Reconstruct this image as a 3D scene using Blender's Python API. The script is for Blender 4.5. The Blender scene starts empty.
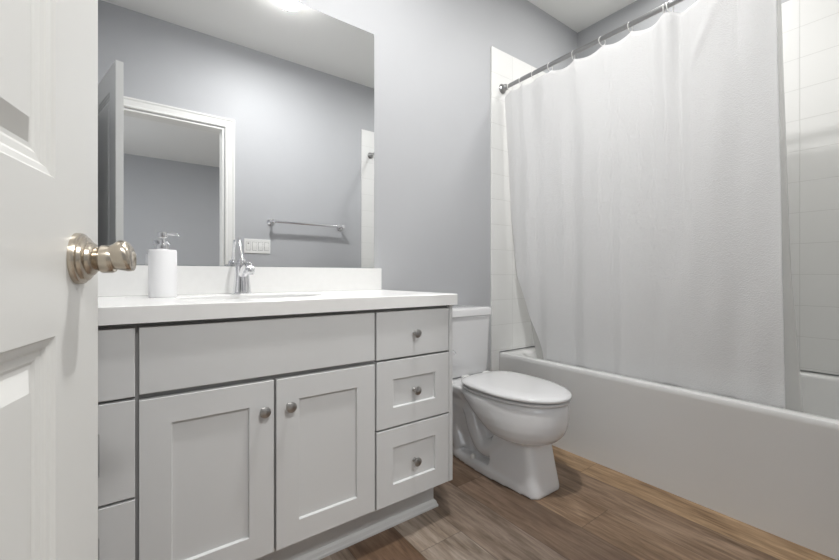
import bpy, bmesh, math, random
from mathutils import Vector, Matrix, Euler
random.seed(4)
PI = math.pi
C = bpy.context.scene
COL = C.collection

# ------------------------------------------------------------------ camera
f_px, v0, yaw = 390.0, 275.5, math.radians(36.3)
cd = bpy.data.cameras.new('camera')
cam = bpy.data.objects.new('camera', cd); COL.objects.link(cam)
cd.sensor_width = 36.0; cd.lens = 36.0 * f_px / 839.0
cd.shift_y = (v0 - 280.0) / 839.0 * 1.0
cd.clip_start = 0.01
cam.location = (0, 0, 0.95)
cam.rotation_euler = (PI / 2, 0, -yaw)
C.camera = cam

# ------------------------------------------------------------------ world, exposure
w = bpy.data.worlds.new('world'); C.world = w; w.use_nodes = True
w.node_tree.nodes['Background'].inputs[0].default_value = (0.75, 0.87, 1, 1)
w.node_tree.nodes['Background'].inputs[1].default_value = 1.0
C.view_settings.view_transform = 'Standard'
C.view_settings.look = 'None'
C.view_settings.exposure = 0.34
C.view_settings.gamma = 1.0
C.view_settings.use_curve_mapping = False

def area(name, loc, rot, size, power, col=(1, 1, 1), shape='DISK', size_y=None):
    l = bpy.data.lights.new(name, 'AREA'); l.shape = shape; l.size = size
    if size_y: l.size_y = size_y
    l.energy = power; l.color = col
    o = bpy.data.objects.new(name, l); COL.objects.link(o)
    o.location = loc; o.rotation_euler = rot
    return o
CEIL = 2.84
area('ceiling_lamp_glow', (0.84, 0.81, CEIL - 0.074), (0, 0, 0), 0.13, 20, (1, 0.99, 0.975))
area('added_shower_glow', (2.28, 0.92, CEIL - 0.025), (0, 0, 0), 0.17, 8, (1, 0.99, 0.97))  # added lamp, brightens the tiles and ceiling over the tub
area('added_window_light', (-1.75, -2.0, 1.45), (0, -PI / 2, 0), 1.5, 15, (0.95, 0.97, 1), 'RECTANGLE', 1.8)  # added fill at an invented, unseen bedroom window
area('added_bedroom_glow', (1.7, -2.1, CEIL - 0.06), (0, 0, 0), 0.35, 10, (1, 0.98, 0.95))  # added bedroom fill, placed out of the mirror's view
area('added_hall_glow', (0.15, -1.25, CEIL - 0.06), (0, 0, 0), 0.36, 36, (1, 0.99, 0.975))  # added fill through the doorway, lifts cabinet fronts and floor

# ------------------------------------------------------------------ materials
def mat(name, col, rough=0.5, metal=0.0, spec=0.5, coat=0.0):
    m = bpy.data.materials.new(name); m.use_nodes = True
    b = m.node_tree.nodes['Principled BSDF']
    b.inputs['Base Color'].default_value = (*col, 1)
    b.inputs['Roughness'].default_value = rough
    b.inputs['Metallic'].default_value = metal
    b.inputs['Specular IOR Level'].default_value = spec
    b.inputs['Coat Weight'].default_value = coat
    return m
def N(m, t, **kw):
    n = m.node_tree.nodes.new(t)
    for k, v in kw.items():
        if k.startswith('i_'): n.inputs[k[2:].replace('_', ' ')].default_value = v
        else: setattr(n, k, v)
    return n
def L(m, a, b): m.node_tree.links.new(a, b)
def bsdf(m): return m.node_tree.nodes['Principled BSDF']
def noise_bump(m, scale, strength, dist=0.002, detail=3, stretch=(1, 1, 1)):
    tc = N(m, 'ShaderNodeTexCoord'); mp = N(m, 'ShaderNodeMapping'); mp.inputs['Scale'].default_value = stretch
    n = N(m, 'ShaderNodeTexNoise', i_Scale=scale, i_Detail=detail)
    b = N(m, 'ShaderNodeBump', i_Strength=strength, i_Distance=dist)
    L(m, tc.outputs['Object'], mp.inputs[0]); L(m, mp.outputs[0], n.inputs['Vector'])
    L(m, n.outputs['Fac'], b.inputs['Height']); L(m, b.outputs[0], bsdf(m).inputs['Normal'])
    return n
def tint_noise(m, ca, cb, scale, detail=2):
    tc = N(m, 'ShaderNodeTexCoord')
    n = N(m, 'ShaderNodeTexNoise', i_Scale=scale, i_Detail=detail)
    mx = N(m, 'ShaderNodeMix', data_type='RGBA')
    mx.inputs[6].default_value = (*ca, 1); mx.inputs[7].default_value = (*cb, 1)
    L(m, tc.outputs['Object'], n.inputs['Vector']); L(m, n.outputs['Fac'], mx.inputs[0])
    L(m, mx.outputs[2], bsdf(m).inputs['Base Color'])

M = {}
M['wall'] = mat('grey_wall_paint', (0.476, 0.484, 0.498), 0.5, spec=0.25); noise_bump(M['wall'], 90, 0.22, 0.0012)
tint_noise(M['wall'], (0.468, 0.476, 0.492), (0.482, 0.490, 0.506), 6)
M['ceiling'] = mat('white_ceiling_paint', (0.88, 0.88, 0.86), 0.8); noise_bump(M['ceiling'], 70, 0.25, 0.0015)
M['trim'] = mat('white_trim_paint', (0.80, 0.80, 0.78), 0.35); noise_bump(M['trim'], 30, 0.03, 0.001)
M['door'] = mat('white_door_paint', (0.68, 0.68, 0.66), 0.33); noise_bump(M['door'], 60, 0.05, 0.0008, stretch=(1, 1, 0.15))
M['cab'] = mat('pale_grey_cabinet_paint', (0.63, 0.635, 0.635), 0.38); noise_bump(M['cab'], 50, 0.04, 0.0008)
M['cab_dark'] = mat('cabinet_carcass_shade', (0.30, 0.30, 0.30), 0.7); noise_bump(M['cab_dark'], 50, 0.04, 0.0008)
M['quartz'] = mat('white_quartz', (0.80, 0.80, 0.79), 0.22); tint_noise(M['quartz'], (0.78, 0.78, 0.77), (0.83, 0.83, 0.82), 40, 5)
M['porcelain'] = mat('white_porcelain', (0.78, 0.78, 0.785), 0.12, coat=0.4); tint_noise(M['porcelain'], (0.775, 0.775, 0.78), (0.785, 0.785, 0.79), 3)
M['tub'] = mat('white_tub_enamel', (0.76, 0.76, 0.75), 0.22, coat=0.2); tint_noise(M['tub'], (0.755, 0.755, 0.745), (0.765, 0.765, 0.755), 3)
M['chrome'] = mat('polished_chrome', (0.82, 0.82, 0.84), 0.08, 1.0); tint_noise(M['chrome'], (0.8, 0.8, 0.82), (0.84, 0.84, 0.86), 8)
M['rodmetal'] = mat('brushed_steel', (0.38, 0.38, 0.38), 0.28, 1.0); noise_bump(M['rodmetal'], 200, 0.05, 0.0005)
M['nickel'] = mat('satin_nickel', (0.56, 0.50, 0.42), 0.25, 1.0); noise_bump(M['nickel'], 300, 0.06, 0.0004, stretch=(1, 1, 6))
M['pewter'] = mat('dark_satin_nickel', (0.42, 0.41, 0.40), 0.30, 1.0); noise_bump(M['pewter'], 250, 0.05, 0.0004)
M['ceramic'] = mat('matte_white_ceramic', (0.85, 0.85, 0.86), 0.45); noise_bump(M['ceramic'], 120, 0.08, 0.0006)
M['plastic'] = mat('white_plastic', (0.82, 0.82, 0.80), 0.35); noise_bump(M['plastic'], 40, 0.02, 0.0005)
M['plastic_grey'] = mat('grey_plastic', (0.25, 0.25, 0.25), 0.4); noise_bump(M['plastic_grey'], 40, 0.02, 0.0005)
M['drain'] = mat('dark_gap', (0.05, 0.05, 0.05), 0.6); noise_bump(M['drain'], 40, 0.02, 0.0005)
M['carpet'] = mat('beige_carpet', (0.42, 0.38, 0.33), 0.95); noise_bump(M['carpet'], 400, 0.8, 0.004)
M['mirror'] = mat('mirror_silver', (0.88, 0.89, 0.90), 0.012, 1.0)
_n = N(M['mirror'], 'ShaderNodeTexNoise', i_Scale=2.0); _r = N(M['mirror'], 'ShaderNodeMapRange'); _r.inputs[3].default_value = 0.004; _r.inputs[4].default_value = 0.014
L(M['mirror'], _n.outputs['Fac'], _r.inputs[0]); L(M['mirror'], _r.outputs[0], bsdf(M['mirror']).inputs['Roughness'])
M['mirror_edge'] = mat('mirror_glass_edge', (0.35, 0.40, 0.39), 0.2, 0.3); noise_bump(M['mirror_edge'], 20, 0.02)
def emis(name, col, s):
    m = mat(name, (0.9, 0.9, 0.88), 0.4); b = bsdf(m)
    b.inputs['Emission Color'].default_value = (*col, 1); b.inputs['Emission Strength'].default_value = s
    noise_bump(m, 20, 0.02); return m
M['lamp'] = emis('lit_frosted_lens', (1, 0.99, 0.97), 40.0)
M['added_lamp'] = emis('added_lamp_lens', (1, 0.98, 0.95), 8.0)  # lens of the added fill lamps
M['pane'] = mat('window_glass', (0.9, 0.95, 1), 0.02)

def tile_mat(name, axis, u0, z0, bw=0.2, rh=0.16):
    m = mat(name, (0.78, 0.78, 0.76), 0.42, spec=0.35)
    tc = N(m, 'ShaderNodeTexCoord'); sp = N(m, 'ShaderNodeSeparateXYZ'); cb = N(m, 'ShaderNodeCombineXYZ')
    L(m, tc.outputs['Object'], sp.inputs[0])
    a = N(m, 'ShaderNodeMath', operation='SUBTRACT'); a.inputs[1].default_value = u0 - 10 * bw
    b = N(m, 'ShaderNodeMath', operation='SUBTRACT'); b.inputs[1].default_value = z0 - 10 * rh
    L(m, sp.outputs[axis], a.inputs[0]); L(m, sp.outputs['Z'], b.inputs[0])
    L(m, a.outputs[0], cb.inputs[0]); L(m, b.outputs[0], cb.inputs[1])
    br = N(m, 'ShaderNodeTexBrick', offset=0.0, squash=1.0)
    br.inputs['Scale'].default_value = 1.0
    br.inputs['Mortar Size'].default_value = 0.0016; br.inputs['Mortar Smooth'].default_value = 0.35
    br.inputs['Brick Width'].default_value = bw; br.inputs['Row Height'].default_value = rh
    br.inputs['Color1'].default_value = (0.80, 0.80, 0.785, 1); br.inputs['Color2'].default_value = (0.79, 0.79, 0.775, 1)
    br.inputs['Mortar'].default_value = (0.66, 0.66, 0.64, 1)
    L(m, cb.outputs[0], br.inputs['Vector'])
    L(m, br.outputs['Color'], bsdf(m).inputs['Base Color'])
    bp = N(m, 'ShaderNodeBump', i_Strength=0.5, i_Distance=0.002, invert=True)
    L(m, br.outputs['Fac'], bp.inputs['Height']); L(m, bp.outputs[0], bsdf(m).inputs['Normal'])
    return m
M['tile_x'] = tile_mat('white_wall_tile_back', 'X', 2.014, 0.475)
M['tile_y'] = tile_mat('white_wall_tile_side', 'Y', 0.461, 0.475)

# floor planks running along y
def floor_mat():
    m = mat('vinyl_plank_floor', (0.3, 0.25, 0.2), 0.42, spec=0.4); nt = m.node_tree
    tc = N(m, 'ShaderNodeTexCoord'); sp = N(m, 'ShaderNodeSeparateXYZ'); L(m, tc.outputs['Object'], sp.inputs[0])
    W, LEN = 0.19, 1.22
    def math_(op, a, b=None):
        n = N(m, 'ShaderNodeMath', operation=op)
        for i, s in enumerate((a, b)):
            if s is None: continue
            if isinstance(s, (int, float)): n.inputs[i].default_value = s
            else: L(m, s, n.inputs[i])
        return n.outputs[0]
    xs = math_('DIVIDE', math_('SUBTRACT', sp.outputs['X'], 1.742 - 20 * W), W)
    row = math_('FLOOR', xs); fx = math_('FRACT', xs)
    wn = N(m, 'ShaderNodeTexWhiteNoise', noise_dimensions='1D'); L(m, row, wn.inputs['W'])
    ys = math_('ADD', math_('DIVIDE', math_('ADD', sp.outputs['Y'], 20.0), LEN), math_('ADD', math_('MULTIPLY', row, .403), .679))
    colr = math_('FLOOR', ys); fy = math_('FRACT', ys)
    idv = N(m, 'ShaderNodeCombineXYZ'); L(m, row, idv.inputs[0]); L(m, colr, idv.inputs[1])
    w2 = N(m, 'ShaderNodeTexWhiteNoise', noise_dimensions='2D'); L(m, idv.outputs[0], w2.inputs['Vector'])
    # grain coords: shifted per plank
    gc = N(m, 'ShaderNodeCombineXYZ')
    L(m, math_('MULTIPLY', sp.outputs['X'], 1.0), gc.inputs[0])
    L(m, math_('MULTIPLY', sp.outputs['Y'], 0.10), gc.inputs[1])
    L(m, math_('MULTIPLY', w2.outputs['Value'], 30.0), gc.inputs[2])
    g1 = N(m, 'ShaderNodeTexNoise', i_Scale=55.0, i_Detail=6.0, i_Roughness=0.65, i_Distortion=0.6); L(m, gc.outputs[0], g1.inputs['Vector'])
    gc2 = N(m, 'ShaderNodeCombineXYZ')
    L(m, sp.outputs['X'], gc2.inputs[0]); L(m, math_('MULTIPLY', sp.outputs['Y'], 0.28), gc2.inputs[1])
    L(m, math_('MULTIPLY', w2.outputs['Value'], 11.0), gc2.inputs[2])
    g2 = N(m, 'ShaderNodeTexNoise', i_Scale=9.0, i_Detail=3.0, i_Distortion=1.2); L(m, gc2.outputs[0], g2.inputs['Vector'])
    cr = N(m, 'ShaderNodeValToRGB'); cr.color_ramp.interpolation = 'CONSTANT'
    els = cr.color_ramp.elements
    cols = [(.24,.17,.12),(.30,.24,.19),(.18,.12,.082),(.27,.20,.15),(.33,.27,.22),(.165,.105,.068),(.345,.285,.232),(.235,.182,.142),(.205,.142,.100),(.265,.180,.116),(.275,.192,.130),(.40,.272,.160)]
    els[0].position = 0.0; els[0].color = (*cols[0], 1); els[1].position = 11/12; els[1].color = (*cols[11], 1)
    for i in range(1, 11): e = els.new(i/12); e.color = (*cols[i], 1)
    # rows 9..20 of the plank grid, then repeating
    rw = math_('FRACT', math_('DIVIDE', math_('ADD', math_('SUBTRACT', row, 9.0), .5), 12.0))
    L(m, rw, cr.inputs[0])
    gr = N(m, 'ShaderNodeValToRGB'); gr.color_ramp.elements[0].position = 0.30; gr.color_ramp.elements[0].color = (0.50, 0.46, 0.42, 1)
    gr.color_ramp.elements[1].position = 0.68; gr.color_ramp.elements[1].color = (1.22, 1.22, 1.22, 1)
    L(m, g1.outputs['Fac'], gr.inputs[0])
    gr2 = N(m, 'ShaderNodeValToRGB'); gr2.color_ramp.elements[0].position = 0.32; gr2.color_ramp.elements[0].color = (0.72, 0.68, 0.64, 1)
    gr2.color_ramp.elements[1].position = 0.66; gr2.color_ramp.elements[1].color = (1.15, 1.17, 1.2, 1)
    L(m, g2.outputs['Fac'], gr2.inputs[0])
    def mul(a, b):
        x = N(m, 'ShaderNodeMix', data_type='RGBA', blend_type='MULTIPLY'); x.inputs[0].default_value = 1.0
        L(m, a, x.inputs[6]); L(m, b, x.inputs[7]); return x.outputs[2]
    vr = N(m, 'ShaderNodeMapRange'); vr.inputs[3].default_value = 0.86; vr.inputs[4].default_value = 1.14; L(m, w2.outputs['Value'], vr.inputs[0])
    vc = N(m, 'ShaderNodeCombineColor'); [L(m, vr.outputs[0], vc.inputs[i]) for i in range(3)]
    c = mul(mul(mul(cr.outputs[0], gr.outputs[0]), gr2.outputs[0]), vc.outputs[0])
    # seams
    ex = math_('MULTIPLY', math_('MINIMUM', fx, math_('SUBTRACT', 1.0, fx)), W)
    ey = math_('MULTIPLY', math_('MINIMUM', fy, math_('SUBTRACT', 1.0, fy)), LEN)
    ed = math_('MINIMUM', ex, ey)
    mr = N(m, 'ShaderNodeMapRange'); mr.inputs[1].default_value = 0.0004; mr.inputs[2].default_value = 0.0022
    mr.inputs[3].default_value = 0.55; mr.inputs[4].default_value = 1.0; L(m, ed, mr.inputs[0])
    s = N(m, 'ShaderNodeCombineColor'); [L(m, mr.outputs[0], s.inputs[i]) for i in range(3)]
    c = mul(c, s.outputs[0]); L(m, c, bsdf(m).inputs['Base Color'])
    bp = N(m, 'ShaderNodeBump', i_Strength=0.25, i_Distance=0.001)
    L(m, math_('ADD', g1.outputs['Fac'], math_('MULTIPLY', mr.outputs[0], 2.0)), bp.inputs['Height'])
    L(m, bp.outputs[0], bsdf(m).inputs['Normal'])
    return m
M['floor'] = floor_mat()

def cloth_mat(name, col, trans, scale, bump):
    m = mat(name, col, 0.85, spec=0.2)
    nt = m.node_tree; out = nt.nodes['Material Output']
    tr = N(m, 'ShaderNodeBsdfTranslucent'); tr.inputs[0].default_value = (*col, 1)
    mx = N(m, 'ShaderNodeMixShader'); mx.inputs[0].default_value = trans
    L(m, bsdf(m).outputs[0], mx.inputs[1]); L(m, tr.outputs[0], mx.inputs[2]); L(m, mx.outputs[0], out.inputs['Surface'])
    tc = N(m, 'ShaderNodeTexCoord')
    vo = N(m, 'ShaderNodeTexVoronoi', i_Scale=scale); no = N(m, 'ShaderNodeTexNoise', i_Scale=22.0, i_Detail=4.0)
    L(m, tc.outputs['Object'], vo.inputs['Vector']); L(m, tc.outputs['Object'], no.inputs['Vector'])
    ad = N(m, 'ShaderNodeMath', operation='ADD'); L(m, vo.outputs['Distance'], ad.inputs[0]); L(m, no.outputs['Fac'], ad.inputs[1])
    b = N(m, 'ShaderNodeBump', i_Strength=bump, i_Distance=0.004)
    L(m, ad.outputs[0], b.inputs['Height']); L(m, b.outputs[0], bsdf(m).inputs['Normal']); L(m, b.outputs[0], tr.inputs['Normal'])
    return m
M['curtain'] = cloth_mat('white_textured_fabric', (0.86, 0.86, 0.86), 0.35, 210, 0.32)
M['liner'] = cloth_mat('translucent_liner', (0.84, 0.84, 0.83), 0.45, 30, 0.1)
_m = M['liner']; _o = _m.node_tree.nodes['Material Output']; _s = _o.inputs['Surface'].links[0].from_socket
_t = N(_m, 'ShaderNodeBsdfTransparent'); _x = N(_m, 'ShaderNodeMixShader'); _x.inputs[0].default_value = 0.40
L(_m, _s, _x.inputs[1]); L(_m, _t.outputs[0], _x.inputs[2]); L(_m, _x.outputs[0], _o.inputs['Surface'])

# ------------------------------------------------------------------ helpers
def link(name, me, m, parent=None, smooth=False, bevel=0, seg=2, autosm=None):
    ms = m if isinstance(m, (list, tuple)) else [m]
    for x in ms: me.materials.append(x)
    if smooth:
        for p in me.polygons: p.use_smooth = True
    o = bpy.data.objects.new(name, me); COL.objects.link(o)
    if parent is not None: o.parent = parent
    if bevel:
        b = o.modifiers.new('bevel', 'BEVEL'); b.width = bevel; b.segments = seg; b.limit_method = 'ANGLE'; b.angle_limit = math.radians(40)
        b.harden_normals = False
    if smooth and autosm:
        me.set_sharp_from_angle(angle=math.radians(autosm))
    return o
def fin(name, bm, m, parent=None, smooth=False, bevel=0, seg=2, autosm=None, flip=True):
    if flip: bmesh.ops.recalc_face_normals(bm, faces=bm.faces[:])
    me = bpy.data.meshes.new(name); bm.to_mesh(me); bm.free()
    return link(name, me, m, parent, smooth, bevel, seg, autosm)
def abox(bm, x0, x1, y0, y1, z0, z1):
    vs = [bm.verts.new(p) for p in ((x0,y0,z0),(x1,y0,z0),(x1,y1,z0),(x0,y1,z0),(x0,y0,z1),(x1,y0,z1),(x1,y1,z1),(x0,y1,z1))]
    for q in ((0,3,2,1),(4,5,6,7),(0,1,5,4),(1,2,6,5),(2,3,7,6),(3,0,4,7)): bm.faces.new([vs[i] for i in q])
def box(name, x0, x1, y0, y1, z0, z1, m, parent=None, bevel=0, seg=2):
    bm = bmesh.new(); abox(bm, x0, x1, y0, y1, z0, z1)
    return fin(name, bm, m, parent, bevel=bevel, seg=seg)
def loft(bm, rings, cap0=True, cap1=True, closed=True):
    R = [[bm.verts.new(p) for p in r] for r in rings]
    n = len(R[0])
    for a, b in zip(R, R[1:]):
        for i in range(n if closed else n - 1):
            j = (i + 1) % n
            bm.faces.new((a[i], a[j], b[j], b[i]))
    if cap0: bm.faces.new(R[0][::-1])
    if cap1: bm.faces.new(R[-1])
    return R
def lathe(bm, prof, origin=(0,0,0), axis=(0,0,1), n=32):
    ax = Vector(axis).normalized(); q = Vector((0,0,1)).rotation_difference(ax); o = Vector(origin)
    rings = []
    for r, h in prof:
        rings.append([o + q @ Vector((max(r,1e-5)*math.cos(2*PI*i/n), max(r,1e-5)*math.sin(2*PI*i/n), h)) for i in range(n)])
    loft(bm, rings)
def tube(bm, pts, rad, n=16, cap=True):
    pts = [Vector(p) for p in pts]; rad = rad if isinstance(rad, (list, tuple)) else [rad]*len(pts)
    t = (pts[1]-pts[0]).normalized(); up = Vector((0,0,1)) if abs(t.z) < .9 else Vector((1,0,0))
    u = t.cross(up).normalized(); rings = []
    for i, p in enumerate(pts):
        a = pts[max(i-1,0)]; b = pts[min(i+1,len(pts)-1)]; t2 = (b-a).normalized()
        u = (u - t2*u.dot(t2)).normalized(); v = t2.cross(u)
        rings.append([p + (u*math.cos(2*PI*k/n) + v*math.sin(2*PI*k/n))*rad[i] for k in range(n)])
    loft(bm, rings, cap, cap)
def spline(pts, n=8):
    P = [Vector(p) for p in pts]; P = [2*P[0]-P[1]] + P + [2*P[-1]-P[-2]]; out = []
    for i in range(1, len(P)-2):
        for k in range(n):
            t = k/n; a,b,c,d = P[i-1:i+3]
            out.append(0.5*((2*b)+(c-a)*t+(2*a-5*b+4*c-d)*t*t+(3*b-a-3*c+d)*t**3))
    out.append(P[-2]); return out
def torus(bm, c, axis, R, r, n=24, k=10):
    ax = Vector(axis).normalized(); q = Vector((0,0,1)).rotation_difference(ax); c = Vector(c)
    rings = [[c + q @ Vector(((R+r*math.cos(2*PI*j/k))*math.cos(2*PI*i/n), (R+r*math.cos(2*PI*j/k))*math.sin(2*PI*i/n), r*math.sin(2*PI*j/k))) for j in range(k)] for i in range(n)]
    V = [[bm.verts.new(p) for p in rr] for rr in rings]
    for i in range(n):
        for j in range(k):
            bm.faces.new((V[i][j], V[(i+1)%n][j], V[(i+1)%n][(j+1)%k], V[i][(j+1)%k]))
def prism(bm, poly, axis, a, b):
    # poly: list of 2D points; axis 'x' -> (y,z), 'y' -> (x,z), 'z' -> (x,y)
    def P(p, t): return {'x': (t, p[0], p[1]), 'y': (p[0], t, p[1]), 'z': (p[0], p[1], t)}[axis]
    loft(bm, [[P(p, a) for p in poly], [P(p, b) for p in poly]])
def thing(name, label, cat, loc=(0,0,0), group=None):
    o = bpy.data.objects.new(name, None); COL.objects.link(o); o.location = loc; o.empty_display_size = 0.1
    o['label'] = label; o['category'] = cat
    if group: o['group'] = group
    return o
def tag(o, label, cat, group=None):
    o['label'] = label; o['category'] = cat
    if group: o['group'] = group
    return o
def struct(o): o['kind'] = 'structure'; return o
def put(o, root):
    # parts are modelled in world coordinates; parent keeping that place
    bpy.context.view_layer.update()
    o.parent = root; o.matrix_parent_inverse = Matrix.Translation(-root.location); return o
def rrect(x0, x1, y0, y1, r, n=6):
    pts = []
    for cx, cy, a0 in ((x1-r,y1-r,0),(x0+r,y1-r,90),(x0+r,y0+r,180),(x1-r,y0+r,270)):
        for k in range(n+1):
            a = math.radians(a0 + 90*k/n); pts.append((cx+r*math.cos(a), cy+r*math.sin(a)))
    return pts

# ------------------------------------------------------------------ structure
YW, YO, XL, XR = 1.72, -0.025, -0.36, 2.79          # back wall, opposite wall, left wall, right wall
OX0, OX1, OZ = -0.228, 0.588, 2.132                 # doorway
TH = 0.12
struct(box('floor', XL-.1, XR+.1, YO-TH, YW+.1, -0.05, 0, M['floor']))
struct(box('wall_back', XL-.1, XR+.1, YW, YW+.1, 0, CEIL, M['wall']))
struct(box('wall_left', XL-.1, XL, YO, YW, 0, CEIL, M['wall']))
struct(box('wall_right', XR, XR+.1, YO, YW, 0, CEIL, M['wall']))
bm = bmesh.new()
prism(bm, [(-1.9,0),(OX0,0),(OX0,OZ),(OX1,OZ),(OX1,0),(3.4,0),(3.4,CEIL),(-1.9,CEIL)], 'y', YO, YO-TH)
struct(fin('wall_front', bm, M['wall']))
struct(box('ceiling', -1.9, 3.4, -4.25, YW+.1, CEIL, CEIL+.08, M['ceiling']))
# bedroom beyond the doorway
struct(box('floor_bedroom', -1.9, 3.4, -4.25, YO-TH, -0.05, 0.0, M['carpet']))
struct(box('wall_bedroom_far', -1.9, 3.4, -4.25, -4.15, 0, CEIL, M['wall']))
struct(box('wall_bedroom_right', 3.3, 3.4, -4.15, YO-TH, 0, CEIL, M['wall']))
bm = bmesh.new()
abox(bm, -1.9, -1.8, -4.15, -3.0, 0, CEIL); abox(bm, -1.9, -1.8, -1.0, YO-TH, 0, CEIL)
abox(bm, -1.9, -1.8, -3.0, -1.0, 0, 0.6); abox(bm, -1.9, -1.8, -3.0, -1.0, 2.3, CEIL)
struct(fin('wall_bedroom_left', bm, M['wall']))
bm = bmesh.new()
for a in ((-3.0,-2.95,.6,2.3),(-1.05,-1.0,.6,2.3),(-2.03,-1.97,.6,2.3)): abox(bm, -1.87, -1.83, a[0], a[1], a[2], a[3])
abox(bm, -1.87, -1.83, -2.95, -1.05, .6, .65); abox(bm, -1.87, -1.83, -2.95, -1.05, 2.25, 2.3)
struct(fin('added_window_1', bm, M['trim']))  # invented window frame, added with the bedroom fill light

# jamb and casing of the doorway
bm = bmesh.new()
J = 0.012
prism(bm, [(OX0,0),(OX0,OZ),(OX1,OZ),(OX1,0),(OX1-J,0),(OX1-J,OZ-J),(OX0+J,OZ-J),(OX0+J,0)], 'y', YO-TH-.001, YO+.001)
struct(fin('trim_1', bm, M['trim'], bevel=.001))
def casing(name, y, sgn):
    bm = bmesh.new(); steps = [(0.006,0.0,0.012),(0.018,0.0,0.016),(0.030,0.0,0.013),(0.075,0.0,0.019)]
    prof = [(0.006,0),(0.006,.010),(0.012,.015),(0.020,.015),(0.024,.011),(0.060,.014),(0.068,.019),(0.078,.019),(0.078,0)]
    rings = []
    for (d, h) in prof: pass
    path = [(OX0, 0, -1, 0), (OX0, OZ, -1, 1), (OX1, OZ, 1, 1), (OX1, 0, 1, 0)]
    rings = [[(x + sx*(d-.0), y + sgn*h, z + sz*(d-.0)) for (d, h) in prof] for (x, z, sx, sz) in path]
    loft(bm, rings)
    return struct(fin(name, bm, M['trim']))
casing('trim_2', YO, 1); casing('trim_3', YO-TH, -1)

def baseboard(name, pts, m=M['trim']):
    pass
struct(box('baseboard_back', 1.02, 1.815, YW-.013, YW, 0, .09, M['trim'], bevel=.004))
struct(box('baseboard_left', XL, XL+.013, YO, 1.12, 0, .09, M['trim'], bevel=.004))
struct(box('baseboard_front', OX1+.082, 1.815, YO, YO+.013, 0, .09, M['trim'], bevel=.004))
# tile surround
TX, TT = 1.82, 0.012
bm = bmesh.new()
prism(bm, [(TX,0),(1.889,0),(1.889,.463),(XR,.463),(XR,2.395),(TX,2.395)], 'y', YW-TT, YW)
struct(fin('trim_4', bm, M['tile_x'], bevel=.0015))
bm = bmesh.new(); abox(bm, XR-TT, XR, YO+TT, YW-TT, .463, 2.395)
struct(fin('trim_5', bm, M['tile_y'], bevel=.001))
bm = bmesh.new()
prism(bm, [(TX,0),(1.889,0),(1.889,.463),(XR,.463),(XR,2.395),(TX,2.395)], 'y', YO, YO+TT)
struct(fin('trim_6', bm, M['tile_x'], bevel=.0015))

# ------------------------------------------------------------------ entry door
fi = math.radians(13.2)
DW, DT, DZ0, DZ1 = 0.785, 0.035, 0.012, 2.118
def make_door():
    # local: x = distance from the free edge towards the hinge, y = towards the back face, z up
    bm = bmesh.new()
    st = 0.134
    panels = [(st, DW-st, 1.062, 2.118-.134), (st, DW-st, 0.24, 0.880)]
    prof = [(0,0),(.003,.0035),(.010,.0050),(.014,.0085),(.0225,.0095),(.026,.0115),(.031,.0115),(.052,.0025)]
    for face in (0, 1):
        Y = lambda d: (d if face == 0 else DT - d)
        def quad(a, b, c, d_): bm.faces.new([bm.verts.new(p) for p in (a, b, c, d_)])
        def rect(x0, x1, z0, z1): quad((x0,Y(0),z0),(x1,Y(0),z0),(x1,Y(0),z1),(x0,Y(0),z1))
        zs = [DZ0, .24, .880, 1.062, 2.118-.134, DZ1]
        for i in range(5):
            rect(0, st, zs[i], zs[i+1]); rect(DW-st, DW, zs[i], zs[i+1])
            if i in (0, 2, 4): rect(st, DW-st, zs[i], zs[i+1])
        for (x0, x1, z0, z1) in panels:
            rings = [[(x0+o, Y(d), z0+o), (x1-o, Y(d), z0+o), (x1-o, Y(d), z1-o), (x0+o, Y(d), z1-o)] for (o, d) in prof]
            loft(bm, rings, False, True)
    zs = [DZ0, .24, .880, 1.062, 2.118-.134, DZ1]
    for i in range(5):
        for x in (0, DW):
            bm.faces.new([bm.verts.new(p) for p in ((x,0,zs[i]),(x,DT,zs[i]),(x,DT,zs[i+1]),(x,0,zs[i+1]))])
    for z in (DZ0, DZ1):
        for a, b in ((0, st), (st, DW-st), (DW-st, DW)):
            bm.faces.new([bm.verts.new(p) for p in ((a,0,z),(b,0,z),(b,DT,z),(a,DT,z))])
    bmesh.ops.remove_doubles(bm, verts=bm.verts[:], dist=1e-5)
    return fin('door_1', bm, M['door'])
door = struct(make_door())
e = Vector((math.sin(fi), math.cos(fi), 0)); nrm = Vector((e.y, -e.x, 0))
P = Vector((-.221, -.02, 0)) + .785*e
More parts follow.
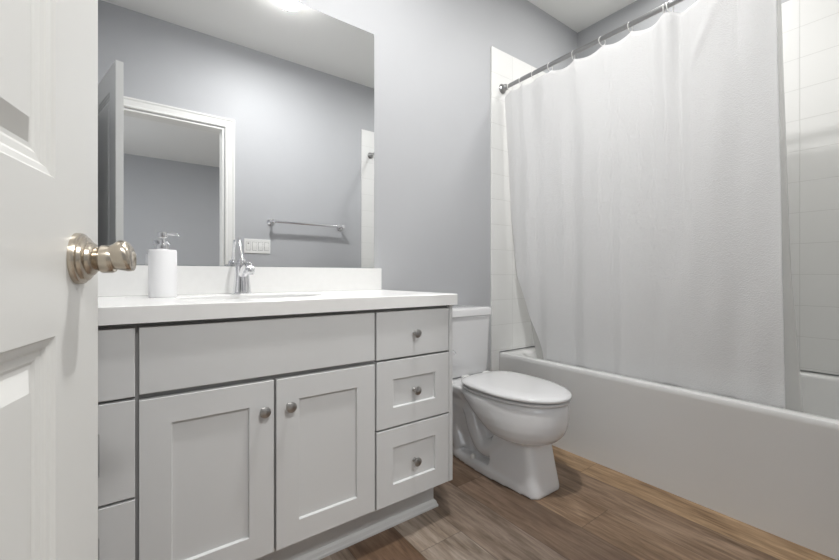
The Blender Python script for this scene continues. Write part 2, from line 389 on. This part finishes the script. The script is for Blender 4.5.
# local x -> -e ; local y -> -nrm ; z -> z
Rm = Matrix(((-e.x, -nrm.x, 0, P.x), (-e.y, -nrm.y, 0, P.y), (0, 0, 1, 0), (0, 0, 0, 1)))
door.matrix_world = Rm
door['label'] = 'white two-panel door standing open beside the vanity, nickel knob at its edge'
def knob_set(side):
    # side -1: visible face (local -y), +1: back face
    r = bpy.data.objects.new('door_knob', None); COL.objects.link(r); r.parent = door
    s0 = 0 if side < 0 else DT
    o = (0.072, s0, 0.972); ax = (0, side, 0)
    bm = bmesh.new()
    lathe(bm, [(.0,0),(.0335,0),(.0335,.004),(.0325,.0065),(.0295,.0075),(.0285,.011),(.0265,.0125),(.0225,.0135),(.0215,.017),(.0185,.0195),(.0150,.021),(.0165,.024),(.0,.024)], o, ax, 48)
    fin('rosette', bm, M['nickel'], r, smooth=True, autosm=25)
    bm = bmesh.new()
    lathe(bm, [(0,.020),(.0150,.020),(.0145,.0245),(.0178,.0255),(.0185,.027),(.0185,.037),(.0172,.040),(0,.040)], o, ax, 40)
    fin('neck', bm, M['nickel'], r, smooth=True, autosm=30)
    # oval, slightly waved grip
    rings = []
    for h, rx, rz, dz in ((.036,.0172,.0168,.002),(.038,.0172,.0170,.003),(.041,.0180,.0180,.0045),(.045,.020,.0200,.0055),(.050,.0215,.0205,.005),(.055,.0215,.0195,.003),(.0585,.0195,.0165,.0005),(.060,.017,.014,-.0015),(.0602,.0135,.011,-.0015),(.0588,.012,.0095,-.0015)):
        rings.append([(o[0]+rx*math.cos(t)*1.0, o[1]+side*h, o[2]+dz+rz*math.copysign(abs(math.sin(t))**.8, math.sin(t))) for t in [2*PI*i/40 for i in range(40)]])
    bm = bmesh.new(); loft(bm, rings)
    fin('grip', bm, M['nickel'], r, smooth=True, autosm=50)
    bm = bmesh.new(); lathe(bm, [(0,.0),(.0022,0),(.0022,.0006),(0,.0006)], (o[0]+.0158, o[1]+side*.031, o[2]-.001), (1,0,0), 12)
    fin('release_hole', bm, M['drain'], r)
knob_set(-1); knob_set(1)
bm = bmesh.new(); abox(bm, -.0012, .0005, .005, .030, .90+.04, .97+.04)
fin('latch_plate', bm, M['nickel'], door)
for z in (.25, 1.08, 1.95):
    bm = bmesh.new(); lathe(bm, [(0,0),(.006,0),(.006,.09),(0,.09)], (DW+.004, -.004, z), (0,0,1), 12)
    fin('hinge', bm, M['nickel'], door, smooth=True, autosm=40)

# ------------------------------------------------------------------ vanity
van = thing('vanity_cabinet', 'pale grey shaker vanity cabinet with two doors and drawer stacks under white top', 'cabinet', (0.335, 1.44, 0))
VX0, VX1, FY = -0.345, 1.014, 1.155
BY = FY + .019
bm = bmesh.new()
abox(bm, VX0+.02, VX1-.018, BY, BY+.018, .15, .836); abox(bm, VX0+.02, VX1-.018, BY+.018, YW-.008, .15, .168); abox(bm, VX0+.02, VX1-.018, YW-.008, YW-.002, .168, .836)
put(fin('cabinet_body', bm, M['cab_dark']), van)
bm = bmesh.new()
abox(bm, VX1-.018, VX1, BY-.014, YW-.002, .146, .836)
put(fin('side_panel', bm, M['cab'], bevel=.0012), van)
bm = bmesh.new(); abox(bm, VX0, VX0+.018, BY-.014, YW-.002, .146, .836)
put(fin('side_panel', bm, M['cab'], bevel=.0012), van)
bm = bmesh.new(); abox(bm, VX0+.02, .999, 1.262, YW-.002, 0.0, .149)
put(fin('toe_kick', bm, M['cab'], bevel=.001), van)
bm = bmesh.new()
prof = [(0,0),(.014,0),(.014,.008),(.011,.012),(.008,.022),(.004,.027),(0,.029)]
rings = []
rings.append([(VX0+.02, 1.262-d, z) for d, z in prof])
rings.append([(.999+d, 1.262-d, z) for d, z in prof])
rings.append([(.999+d, YW-.015, z) for d, z in prof])
loft(bm, rings)
put(fin('toe_moulding', bm, M['cab']), van)
def shaker(x0, x1, z0, z1, fw=.066):
    bm = bmesh.new(); y0, y1 = FY, FY+.018; r = 0.009
    out = [[(x0,y1,z0),(x1,y1,z0),(x1,y1,z1),(x0,y1,z1)],
           [(x0,y0+.001,z0),(x1,y0+.001,z0),(x1,y0+.001,z1),(x0,y0+.001,z1)],
           [(x0+.001,y0,z0+.001),(x1-.001,y0,z0+.001),(x1-.001,y0,z1-.001),(x0+.001,y0,z1-.001)]]
    for o, d in ((fw, 0), (fw+.0015, .0015), (fw+.0025, r)):
        out.append([(x0+o,y0+d,z0+o),(x1-o,y0+d,z0+o),(x1-o,y0+d,z1-o),(x0+o,y0+d,z1-o)])
    loft(bm, out); return bm
def slab(x0, x1, z0, z1):
    bm = bmesh.new(); y0, y1 = FY, FY+.018
    loft(bm, [[(x0,y1,z0),(x1,y1,z0),(x1,y1,z1),(x0,y1,z1)],
              [(x0,y0+.002,z0),(x1,y0+.002,z0),(x1,y0+.002,z1),(x0,y0+.002,z1)],
              [(x0+.002,y0,z0+.002),(x1-.002,y0,z0+.002),(x1-.002,y0,z1-.002),(x0+.002,y0,z1-.002)]])
    return bm
def knob(parent, x, z):
    bm = bmesh.new()
    lathe(bm, [(0,0),(.0085,0),(.0085,.002),(.0055,.004),(.005,.012),(.008,.016),(.0145,.019),(.0155,.022),(.0150,.025),(.0105,.0275),(0,.0285)], (x, FY, z), (0,-1,0), 28)
    k = fin('knob', bm, M['pewter'], None, smooth=True, autosm=50)
    k.parent = parent; k.matrix_parent_inverse = Matrix.Translation(-van.location)
    return k
def front(name, bm, ks):
    o = put(fin(name, bm, M['cab']), van)
    for x, z in ks:
        k = knob(o, x, z); k.matrix_parent_inverse = Matrix.Identity(4)
    return o
front('false_front', slab(.0115, .661, .662, .824), [])
front('door', shaker(.0115, .3275, .152, .648), [(.298, .567)])
front('door', shaker(.3345, .661, .152, .648), [(.371, .567)])
for x0, x1 in ((.668, .990), (-.322, .004)):
    xc = (x0+x1)/2 - .004
    front('drawer', slab(x0, x1, .659, .824), [(xc, .742)])
    front('drawer', shaker(x0, x1, .420, .652), [(xc, .536)])
    front('drawer', shaker(x0, x1, .150, .413), [(xc, .280)])

# countertop with undermount sink
top = thing('countertop', 'white quartz vanity countertop with matching backsplash and sunken oval sink', 'countertop', (0.335, 1.43, .836))
CX0, CX1, CY0, CZ1, CZ0 = XL+.001, 1.0215, 1.140, .8785, .8365
SX, SY, SA, SB = .338, 1.425, .235, .145
def ctop():
    bm = bmesh.new(); n = 64
    def outer(z, i=0):
        # match angle order of ellipse, projected to rectangle perimeter
        pts = []
        for k in range(n):
            t = 2*PI*k/n; c, s = math.cos(t), math.sin(t)
            hx0, hx1, hy0, hy1 = CX0+i, CX1-i, CY0+i, YW-.001
            dx = (hx1-SX) if c > 0 else (SX-hx0); dy = (hy1-SY) if s > 0 else (SY-hy0)
            sc = min(dx/abs(c) if abs(c) > 1e-9 else 1e9, dy/abs(s) if abs(s) > 1e-9 else 1e9)
            pts.append([SX+c*sc, SY+s*sc, z])
        for cx, cy in ((hx0,hy0),(hx1,hy0),(hx0,hy1),(hx1,hy1)):
            j = min(range(n), key=lambda k: (pts[k][0]-cx)**2+(pts[k][1]-cy)**2); pts[j][0] = cx; pts[j][1] = cy
        return [tuple(p) for p in pts]
    def ell(z, o=0): return [(SX+(SA+o)*math.cos(2*PI*k/n), SY+(SB+o)*math.sin(2*PI*k/n), z) for k in range(n)]
    R = [ell(CZ0), ell(CZ1-.003), ell(CZ1, .003), outer(CZ1, .002), outer(CZ1-.002), outer(CZ0)]
    V = [[bm.verts.new(p) for p in r] for r in R]
    for a, b in zip(V, V[1:]+V[:1]):
        for k in range(n): bm.faces.new((a[k], a[(k+1)%n], b[(k+1)%n], b[k]))
    return bm
put(fin('counter_slab', ctop(), M['quartz']), top)
put(box('backsplash', CX0, 1.0115, YW-.02, YW-.001, CZ1, .986, M['quartz'], bevel=.0015), top)
bm = bmesh.new(); n = 64; rr = []
for s_, z in ((1.03,-.0005),(1.0,-.002),(.97,-.03),(.90,-.08),(.75,-.115),(.45,-.132),(.10,-.136)):
    rr.append([(SX+SA*s_*math.cos(2*PI*k/n), SY+SB*s_*math.sin(2*PI*k/n), CZ0+z) for k in range(n)])
for s_, z in ((.10,-.146),(.5,-.142),(.80,-.122),(.95,-.085),(1.03,-.03),(1.07,-.0005)):
    rr.append([(SX+SA*s_*math.cos(2*PI*k/n), SY+SB*s_*math.sin(2*PI*k/n), CZ0+z) for k in range(n)])
V = [[bm.verts.new(p) for p in r] for r in rr]
for a, b in zip(V, V[1:]+V[:1]):
    for k in range(n): bm.faces.new((a[k], a[(k+1)%n], b[(k+1)%n], b[k]))
sink = put(fin('sink_basin', bm, M['porcelain'], smooth=True), top)
bm = bmesh.new(); lathe(bm, [(0,-.145),(.024,-.145),(.030,-.133),(.027,-.131),(.018,-.132),(0,-.134)], (SX, SY, CZ0), (0,0,1), 28)
dr = fin('drain', bm, M['chrome'], smooth=True, autosm=40); dr.parent = sink

# mirror
mr_ = thing('wall_mirror', 'large frameless mirror on the grey wall above the vanity backsplash', 'mirror', (.33, YW, 1.6))
bm = bmesh.new(); abox(bm, -.345, .978, YW-.006, YW, .9875, 2.162)
put(fin('glass_back', bm, M['mirror_edge'], bevel=.001), mr_)
bm = bmesh.new(); q = [(-.3435,YW-.0064,.989),(.9765,YW-.0064,.989),(.9765,YW-.0064,2.1605),(-.3435,YW-.0064,2.1605)]
abox(bm, -.3435, .9765, YW-.0066, YW-.006, .989, 2.1605)
put(fin('reflective_face', bm, M['mirror']), mr_)

# faucet
fc = thing('faucet', 'chrome single-lever faucet standing behind the sink', 'faucet', (.340, 1.625, CZ1))
FX, FYc, FZ = .340, 1.625, CZ1
bm = bmesh.new()
lathe(bm, [(0,0),(.038,0),(.039,.003),(.0375,.006),(.034,.008),(.0330,.012),(.0300,.04),(.0262,.075),(.0240,.10),(.0225,.113),(.018,.119),(0,.121)], (FX, FYc, FZ), (0,0,1), 40)
put(fin('body', bm, M['chrome'], smooth=True, autosm=30), fc)
pts = spline([(FX,FYc-.008,FZ+.072),(FX,FYc-.045,FZ+.094),(FX,FYc-.085,FZ+.108),(FX,FYc-.115,FZ+.108),(FX,FYc-.130,FZ+.096)], 6)
bm = bmesh.new(); tube(bm, pts, [.0165-.004*i/(len(pts)-1) for i in range(len(pts))], 20)
sp_ = put(fin('spout', bm, M['chrome'], smooth=True, autosm=50), fc)
bm = bmesh.new(); lathe(bm, [(0,0),(.0125,0),(.0145,.004),(.0145,.020),(.012,.024),(0,.024)], (FX, FYc-.133, FZ+.076), (0,-.12,1), 24)
put(fin('aerator', bm, M['chrome'], smooth=True, autosm=40), fc)
bm = bmesh.new(); lathe(bm, [(0,.116),(.0150,.116),(.0160,.121),(.0150,.132),(.010,.138),(0,.140)], (FX, FYc, FZ), (0,0,1), 32)
hd = fin('handle_cap', bm, M['chrome'], smooth=True, autosm=40); put(hd, fc)
rings = []
for t, wd, th_ in ((0,.0055,.005),(.25,.0048,.004),(.5,.0048,.0036),(.8,.006,.0034),(.95,.006,.003),(1,.004,.002)):
    c = Vector((FX, FYc+.002+.045*t, FZ+.132+.088*t**.9)); 
    rings.append([c + Vector((wd*math.cos(a), -th_*math.sin(a)*.88, th_*math.sin(a)*.5)) for a in [2*PI*i/16 for i in range(16)]])
bm = bmesh.new(); loft(bm, rings)
put(fin('lever', bm, M['chrome'], smooth=True, autosm=60), fc)

# soap dispenser
sd = thing('soap_dispenser', 'matte white ceramic soap dispenser with chrome pump on countertop by the door', 'soap dispenser', (.075, 1.533, CZ1))
bx_, by_ = .079, 1.533
bm = bmesh.new()
lathe(bm, [(0,0),(.037,0),(.0390,.0025),(.0400,.006),(.0400,.148),(.0390,.1535),(.038,.1555),(.012,.1565),(0,.1565)], (bx_,by_,CZ1), (0,0,1), 48)
put(fin('bottle', bm, M['ceramic'], smooth=True, autosm=40), sd)
bm = bmesh.new()
lathe(bm, [(0,.156),(.0190,.156),(.0195,.158),(.0195,.170),(.0175,.173),(.0095,.174),(.0085,.178),(.0085,.186),(0,.186)], (bx_,by_,CZ1), (0,0,1), 32)
put(fin('collar', bm, M['chrome'], smooth=True, autosm=30), sd)
bm = bmesh.new()
lathe(bm, [(0,.184),(.006,.184),(.006,.194),(.0135,.195),(.0145,.198),(.0145,.211),(.0125,.214),(0,.215)], (bx_,by_,CZ1), (0,0,1), 28)
put(fin('pump_head', bm, M['chrome'], smooth=True, autosm=30), sd)
bm = bmesh.new(); dv = Vector((.806,-.30,0)).normalized()
tube(bm, [Vector((bx_,by_,CZ1+.207)), Vector((bx_,by_,CZ1+.208))+dv*.030, Vector((bx_,by_,CZ1+.207))+dv*.042, Vector((bx_,by_,CZ1+.200))+dv*.047], [.0052,.0046,.0042,.0036], 14)
put(fin('nozzle', bm, M['chrome'], smooth=True, autosm=50), sd)

# ------------------------------------------------------------------ toilet
TC = 1.455
toi = thing('toilet', 'white two-piece porcelain toilet with closed lid between vanity and bathtub', 'toilet', (TC, 1.3, 0))
def egg(yf, yb, hw, z, n=48, sq=1.0, pw=1.0, mid=None):
    # front pointed oval, back squarer
    ym = mid if mid is not None else yf + (yb-yf)*.58; pts = []
    for k in range(n):
        t = 2*PI*k/n; c, s = math.cos(t), math.sin(t)
        if s < 0: y = ym + (ym-yf)*s; x = hw*math.copysign(abs(c)**1.0, c)
        else:
            ex = sq; y = ym + (yb-ym)*abs(s)**ex; x = hw*math.copysign(abs(c)**ex, c)
        pts.append((TC+x, y, z))
    return pts
bm = bmesh.new()
# bowl
loft(bm, [egg(yf, yb, hw, z, sq=.75) for (z, yf, yb, hw) in ((.195,1.10,1.21,.060),(.208,1.065,1.235,.090),(.217,1.035,1.265,.120),(.232,1.005,1.30,.147),(.255,.982,1.335,.164),(.285,.966,1.375,.175),(.320,.958,1.425,.181),(.360,.955,1.475,.183),(.385,.957,1.50,.182),(.397,.963,1.50,.178),(.4015,.972,1.495,.171))])
body_parts = []
# column under the bowl
def col(z, hwf, hwb, yf, yb, r=.042):
    arc = [(r-r*math.sin(a*PI/12), r-r*math.cos(a*PI/12)) for a in range(7)]   # from front to side
    rt = [(TC+hwf-dx_, yf+dy_) for dx_, dy_ in arc]; lf = [(2*TC-x, y) for x, y in rt][::-1]
    poly = [(TC-hwb, yb)] + lf + rt + [(TC+hwb, yb)]
    return [(p[0], p[1], z) for p in poly]
bm2 = bmesh.new()
loft(bm, [col(z, a, b, yf, yb) for (z, a, b, yf, yb) in ((.0,.101,.108,1.026,1.30),(.02,.100,.106,1.028,1.30),(.10,.094,.099,1.043,1.29),(.20,.088,.09,1.062,1.28),(.26,.088,.09,1.066,1.27))])
bm2.free()
# plinth foot
loft(bm, [[(TC+x*sx, y, z) for (x, y) in ((-.098,1.06),(-.115,1.29),(-.112,1.42),(-.095,1.55),(-.06,1.63),(.06,1.63),(.095,1.55),(.112,1.42),(.115,1.29),(.098,1.06))] for (z, sx) in ((0,1.0),(.032,1.0),(.050,.90))])
# rear body
loft(bm, [[(TC+a, y0, z),(TC-a, y0, z),(TC-b, y1, z),(TC+b, y1, z)] for (z, a, b, y0, y1) in ((.0,.060,.055,1.45,1.62),(.12,.062,.060,1.46,1.64),(.24,.078,.085,1.46,1.67),(.32,.115,.125,1.45,1.69),(.365,.160,.165,1.44,1.70),(.398,.165,.168,1.42,1.702),(.402,.160,.165,1.42,1.70))])
# core and trapway
loft(bm, [[(TC+.050, 1.22, z),(TC-.050, 1.22, z),(TC-.050, 1.55, z),(TC+.050, 1.55, z)] for z in (.01,.30)])
for sx in (-1, 1):
    pts = spline([(TC+sx*.050,1.22,.20),(TC+sx*.055,1.29,.13),(TC+sx*.056,1.36,.115),(TC+sx*.056,1.415,.18),(TC+sx*.055,1.45,.27),(TC+sx*.055,1.50,.30),(TC+sx*.055,1.55,.25),(TC+sx*.052,1.57,.15),(TC+sx*.050,1.53,.05)], 6)
    tube(bm, pts, .046, 16)
body = fin('bowl', bm, M['porcelain'])
rm = body.modifiers.new('remesh', 'REMESH'); rm.mode = 'VOXEL'; rm.voxel_size = .0055; rm.use_smooth_shade = True
sm = body.modifiers.new('smooth', 'SMOOTH'); sm.factor = .5; sm.iterations = 9
put(body, toi)
def ring_slab(name, rows, m, **kw):
    bm = bmesh.new(); loft(bm, rows); return put(fin(name, bm, m, smooth=True, autosm=45), toi)
SQ = .55
def E(yf, yb, hw, z): return egg(yf, yb, hw, z, sq=SQ, mid=1.22)
ring_slab('seat', [E(.965,1.455,.172,.4035), E(.953,1.46,.182,.405), E(.951,1.462,.184,.411), E(.955,1.46,.180,.4140), E(.968,1.45,.168,.4150)], M['porcelain'])
ring_slab('lid', [E(.970,1.45,.166,.4215), E(.948,1.463,.1855,.4225), E(.945,1.466,.188,.427), E(.946,1.465,.187,.433), E(.952,1.46,.182,.4385), E(.975,1.445,.163,.4425), E(1.03,1.40,.115,.4445), E(1.12,1.32,.05,.4452)], M['porcelain'])
for sx in (-1, 1):
    bm = bmesh.new(); abox(bm, TC+sx*.075-.022, TC+sx*.075+.022, 1.455, 1.488, .402, .436)
    put(fin('hinge', bm, M['plastic'], bevel=.006, seg=3), toi)
def rr3(x0,x1,y0,y1,r,z): return [(a,b,z) for a,b in rrect(x0,x1,y0,y1,r)]
bm = bmesh.new(); loft(bm, [rr3(TC-.150,TC+.150,1.560,1.695,.03,.402), rr3(TC-.160,TC+.160,1.545,1.70,.03,.412), rr3(TC-.165,TC+.165,1.540,1.703,.03,.43), rr3(TC-.176,TC+.176,1.530,1.706,.03,.728)])
put(fin('tank', bm, M['porcelain'], smooth=True, autosm=40), toi)
bm = bmesh.new(); loft(bm, [rr3(TC-.176,TC+.176,1.528,1.708,.03,.7285), rr3(TC-.182,TC+.182,1.522,1.712,.03,.733), rr3(TC-.182,TC+.182,1.522,1.712,.03,.762), rr3(TC-.179,TC+.179,1.526,1.709,.028,.770), rr3(TC-.168,TC+.168,1.537,1.70,.022,.7745)])
put(fin('tank_lid', bm, M['porcelain'], smooth=True, autosm=30), toi)
bm = bmesh.new(); lathe(bm, [(0,0),(.014,0),(.014,.006),(.007,.009),(.007,.016),(0,.016)], (TC-.145,1.531,.565), (0,-1,0), 20)
tube(bm, [(TC-.145,1.519,.565),(TC-.125,1.517,.560),(TC-.112,1.516,.546)], [.006,.006,.007], 12)
put(fin('flush_lever', bm, M['chrome'], smooth=True, autosm=40), toi)
for sx in (-1, 1):
    bm = bmesh.new(); lathe(bm, [(0,0),(.015,0),(.015,.006),(.012,.016),(.006,.021),(0,.022)], (TC+sx*.098,1.40,.046), (0,0,1), 20)
    put(fin('bolt_cap', bm, M['plastic'], smooth=True, autosm=50), toi)

# ------------------------------------------------------------------ bathtub
BX0, BX1, BY0, BY1, BZ = 1.893, XR-.001, YO+.001, YW-.001, .4575
bm = bmesh.new()
def tr(x0,x1,y0,y1,r,z): return [(a,b,z) for a,b in rrect(x0,x1,y0,y1,r,8)]
loft(bm, [tr(BX0,BX1,BY0,BY1,.004,.0), tr(BX0,BX1,BY0,BY1,.004,BZ-.030), tr(BX0-.001,BX1,BY0,BY1,.004,BZ-.026), tr(BX0-.001,BX1,BY0,BY1,.006,BZ-.010), tr(BX0+.002,BX1-.002,BY0+.002,BY1-.002,.008,BZ-.003), tr(BX0+.008,BX1-.006,BY0+.006,BY1-.006,.010,BZ),
          tr(BX0+.050,BX1-.060,BY0+.09,BY1-.09,.10,BZ), tr(BX0+.060,BX1-.068,BY0+.10,BY1-.10,.10,BZ-.005), tr(BX0+.068,BX1-.075,BY0+.11,BY1-.11,.10,BZ-.02), tr(BX0+.11,BX1-.11,BY0+.16,BY1-.20,.13,.15), tr(BX0+.15,BX1-.15,BY0+.22,BY1-.27,.12,.10), tr(BX0+.22,BX1-.22,BY0+.30,BY1-.36,.08,.09)])
tag(fin('bathtub', bm, M['tub'], smooth=True, autosm=35), 'white alcove bathtub with flat apron along the plank floor', 'bathtub')

# ------------------------------------------------------------------ shower rod, rings, curtain, liner
RX, RZ = 1.915, 2.150
rod = thing('shower_curtain_rod', 'brushed metal shower rod spanning the tub with round end flanges', 'curtain rod', (RX, .85, RZ))
bm = bmesh.new(); tube(bm, [(RX, YO+TT, RZ), (RX, YW-TT, RZ)], .0125, 20)
put(fin('rod', bm, M['rodmetal'], smooth=True, autosm=40), rod)
for y, s in ((YW-TT, -1), (YO+TT, 1)):
    bm = bmesh.new(); lathe(bm, [(0,0),(.030,0),(.031,.004),(.027,.010),(.022,.014),(.0195,.018),(.0195,.034),(.016,.040),(.0126,.042),(0,.042)], (RX, y, RZ), (0,s,0), 32)
    put(fin('flange', bm, M['rodmetal'], smooth=True, autosm=35), rod)
ring_y = [1.645, 1.559, 1.458, 1.351, 1.205, 1.045, .907, .759, .735, .62, .50, .395]
ring_lab = ['white curtain ring nearest the tiled back wall flange', 'second white curtain ring from the back wall flange',
 'third white curtain ring from the back wall flange', 'fourth white curtain ring from the back wall flange',
 'fifth white curtain ring from the back wall, left of a sagging curtain hem', 'sixth white curtain ring from the back wall, on the bare stretch of rod',
 'seventh white curtain ring from the back wall, before the bunched pair', 'white curtain ring bunched with its neighbour, on the left of the pair',
 'white curtain ring bunched with its neighbour, on the right of the pair', 'white curtain ring above the frame, third from the free right edge',
 'white curtain ring above the frame, second from the free right edge', 'white curtain ring at the free right edge of the shower curtain']
bm = bmesh.new(); torus(bm, (0,0,0), (0,1,0), .0225, .0020, 24, 8)
me = bpy.data.meshes.new('curtain_ring'); bmesh.ops.recalc_face_normals(bm, faces=bm.faces[:]); bm.to_mesh(me); bm.free()
me.materials.append(M['plastic'])
for p in me.polygons: p.use_smooth = True
for i, y in enumerate(ring_y):
    o = bpy.data.objects.new('curtain_ring', me); COL.objects.link(o)
    o.location = (RX, y, RZ-.012); o.rotation_euler = (0, 0, .25*math.sin(i*2.1))
    tag(o, ring_lab[i], 'curtain ring', 'shower curtain rings on the rod')

def lerp(a, b, t): return a+(b-a)*t
def interp(tab, t):
    for (a, va), (b, vb) in zip(tab, tab[1:]):
        if t <= b: return lerp(va, vb, (t-a)/(b-a))
    return tab[-1][1]
anch = sorted(ring_y)
def curtain(name, x_off, left_tab, right_tab, zbot, amp, seed, drop, m, nu=360, nz=90):
    rnd = random.Random(seed); ph = [rnd.uniform(0, 6.28) for _ in range(8)]
    bm = bmesh.new(); grid = []
    for j in range(nz+1):
        tz = j/nz; row = []
        for i in range(nu+1):
            t = i/nu                                   # 0 = left edge (by back wall), 1 = right edge
            ytop = lerp(1.70, .385, t)
            # sag of hem between rings
            lo = max([a for a in anch if a <= ytop], default=anch[0]); hi = min([a for a in anch if a >= ytop], default=anch[-1])
            span = hi-lo; s = 0 if span < 1e-4 else (ytop-lo)/span
            sag = (span*.10)*4*s*(1-s) if span > .03 else 0
            ztop = RZ-drop-sag
            if ytop > anch[-1]: ztop = RZ-drop-(ytop-anch[-1])*.5
            z = lerp(ztop, zbot, tz)
            y = lerp(interp(left_tab, z), interp(right_tab, z), t)
            d = min(1.0, tz*5+.25)
            # folds: pinned at the rings near the top, drifting lower down
            fold = .50*math.sin(2*PI*(y/.25)+ph[0]+.8*math.sin(3*z+ph[1])+1.3*math.sin(5.1*y+ph[5])) + .20*math.sin(2*PI*(y/.105)+ph[2]+.4*z+1.1*math.sin(7*y)) + .60*math.sin(2*PI*(y/.47)+ph[3]-.5*z)
            ring = 0 if span < .03 else math.sin(PI*s)*(.5 if int(hi*1000)%2 else -.5)
            k = max(0, 1-tz*4)
            fx = amp*(fold*(.35+.65*min(1, tz*3)) + ring*k*1.5)
            # sharp tuck beside the bunched rings and a diagonal crease from it
            fx += .022*math.exp(-((y-.70+.02*tz)/.028)**2)*max(0.0, 1-tz*1.1)
            fx -= .016*math.exp(-((y-.755)/.03)**2)*max(.15, 1-tz*1.4)
            yd = .53+(2.15-z)*.42
            fx -= .012*math.exp(-((y-yd)/.018)**2)*max(0, 1-abs(tz-.10)/.13)
            x = RX + x_off*min(1, tz*1.02)**1.2 + fx + .003*math.sin(40*y+9*z)*.5
            zz = z + (.006*math.sin(2*PI*y/.21+ph[4]) if tz > .98 else 0)
            row.append(bm.verts.new((x, y + amp*.4*math.cos(2*PI*(y/.25)+ph[0])*min(1,tz*3)*(0 if t in (0,1) else 1)*.6, zz)))
        grid.append(row)
    for a, b in zip(grid, grid[1:]):
        for i in range(nu): bm.faces.new((a[i], a[i+1], b[i+1], b[i]))
    o = fin(name, bm, m, smooth=True)
    so = o.modifiers.new('thickness', 'SOLIDIFY'); so.thickness = .0012; so.offset = 0
    return o
cur = curtain('shower_curtain', .068, [(.40,1.43),(.50,1.45),(.70,1.53),(.95,1.617),(1.3,1.66),(2.2,1.690)], [(.40,.368),(2.2,.384)], .435, .0115, 3, .036, M['curtain'])
tag(cur, 'white textured fabric shower curtain hanging from rings into the bathtub', 'shower curtain')
lin = curtain('shower_liner', .135, [(.30,1.535),(.7,1.59),(2.2,1.685)], [(.30,.325),(.95,.357),(2.2,.376)], .30, .004, 9, .040, M['liner'], nu=160, nz=50)
for v in lin.data.vertices: v.co.x += .022
tag(lin, 'plain translucent white liner behind the textured shower curtain, inside the bathtub', 'shower liner')

# ------------------------------------------------------------------ opposite wall items seen in the mirror
tb = thing('towel_bar', 'chrome towel bar on the grey wall, seen in the mirror', 'towel bar', (1.26, YO, 1.408))
bm = bmesh.new(); tube(bm, [(.952, YO+.068, 1.408), (1.588, YO+.068, 1.408)], .0120, 16)
put(fin('bar', bm, M['chrome'], smooth=True, autosm=40), tb)
for x in (.952, 1.588):
    bm = bmesh.new(); lathe(bm, [(0,0),(.031,0),(.031,.005),(.020,.010),(.011,.014),(.011,.052),(.018,.056),(.018,.080),(.012,.084),(0,.082)], (x, YO, 1.408), (0,1,0), 28)
    put(fin('post', bm, M['chrome'], smooth=True, autosm=35), tb)
sw = thing('light_switch_plate', 'white four-gang switch plate on the grey wall, seen in the mirror beside the faucet', 'light switch', (.843, YO, 1.195))
bm = bmesh.new(); abox(bm, .738, .948, YO, YO+.006, 1.135, 1.255)
put(fin('plate', bm, M['plastic'], bevel=.003), sw)
for k in range(4):
    xc = .738+.0322+k*.0485
    bm = bmesh.new()
    prism(bm, [(YO+.005,1.162),(YO+.0075,1.162),(YO+.0095,1.195),(YO+.0075,1.228),(YO+.005,1.228)], 'x', xc-.0165, xc+.0165)
    put(fin('rocker', bm, M['plastic'], bevel=.001), sw)
    put(box('rocker_gap', xc-.0180, xc+.0180, YO+.0055, YO+.0063, 1.1600, 1.2300, M['plastic_grey']), sw)
bm = bmesh.new(); abox(bm, .738+.0322-.006, .738+.0322+.006, YO+.0085, YO+.011, 1.212, 1.222)
put(fin('timer_button', bm, M['plastic_grey']), sw)

# ceiling lights; all but the first are added as fill
def flush_light(name, label, x, y, r, h, lm='lamp'):
    t = thing(name, label, 'ceiling light', (x, y, CEIL))
    bm = bmesh.new(); lathe(bm, [(0,0),(r,0),(r,-.018),(r-.010,-.022),(r-.014,-.012),(0,-.012)], (x,y,CEIL), (0,0,1), 48)
    put(fin('trim_ring', bm, M['plastic'], smooth=True, autosm=40), t)
    bm = bmesh.new(); lathe(bm, [(0,-.012),(r-.015,-.012),(r-.02,-.018-h*.4),(r*.75,-.018-h*.75),(r*.4,-.018-h*.95),(0,-.018-h)], (x,y,CEIL), (0,0,1), 48)
    put(fin('diffuser', bm, M[lm], smooth=True), t)
flush_light('ceiling_light', 'round lit flush ceiling light, seen at the top edge of the mirror', .84, .81, .105, .050)
flush_light('added_shower_light', 'small round fill light added in the ceiling over the bathtub', 2.28, .92, .095, .004, 'added_lamp')
flush_light('added_bedroom_light', 'round fill light added to the bedroom ceiling behind the camera', 1.7, -2.1, .18, .03, 'added_lamp')

flush_light('added_hall_light', 'round fill light added behind the camera just outside the doorway', .15, -1.25, .19, .03, 'added_lamp')
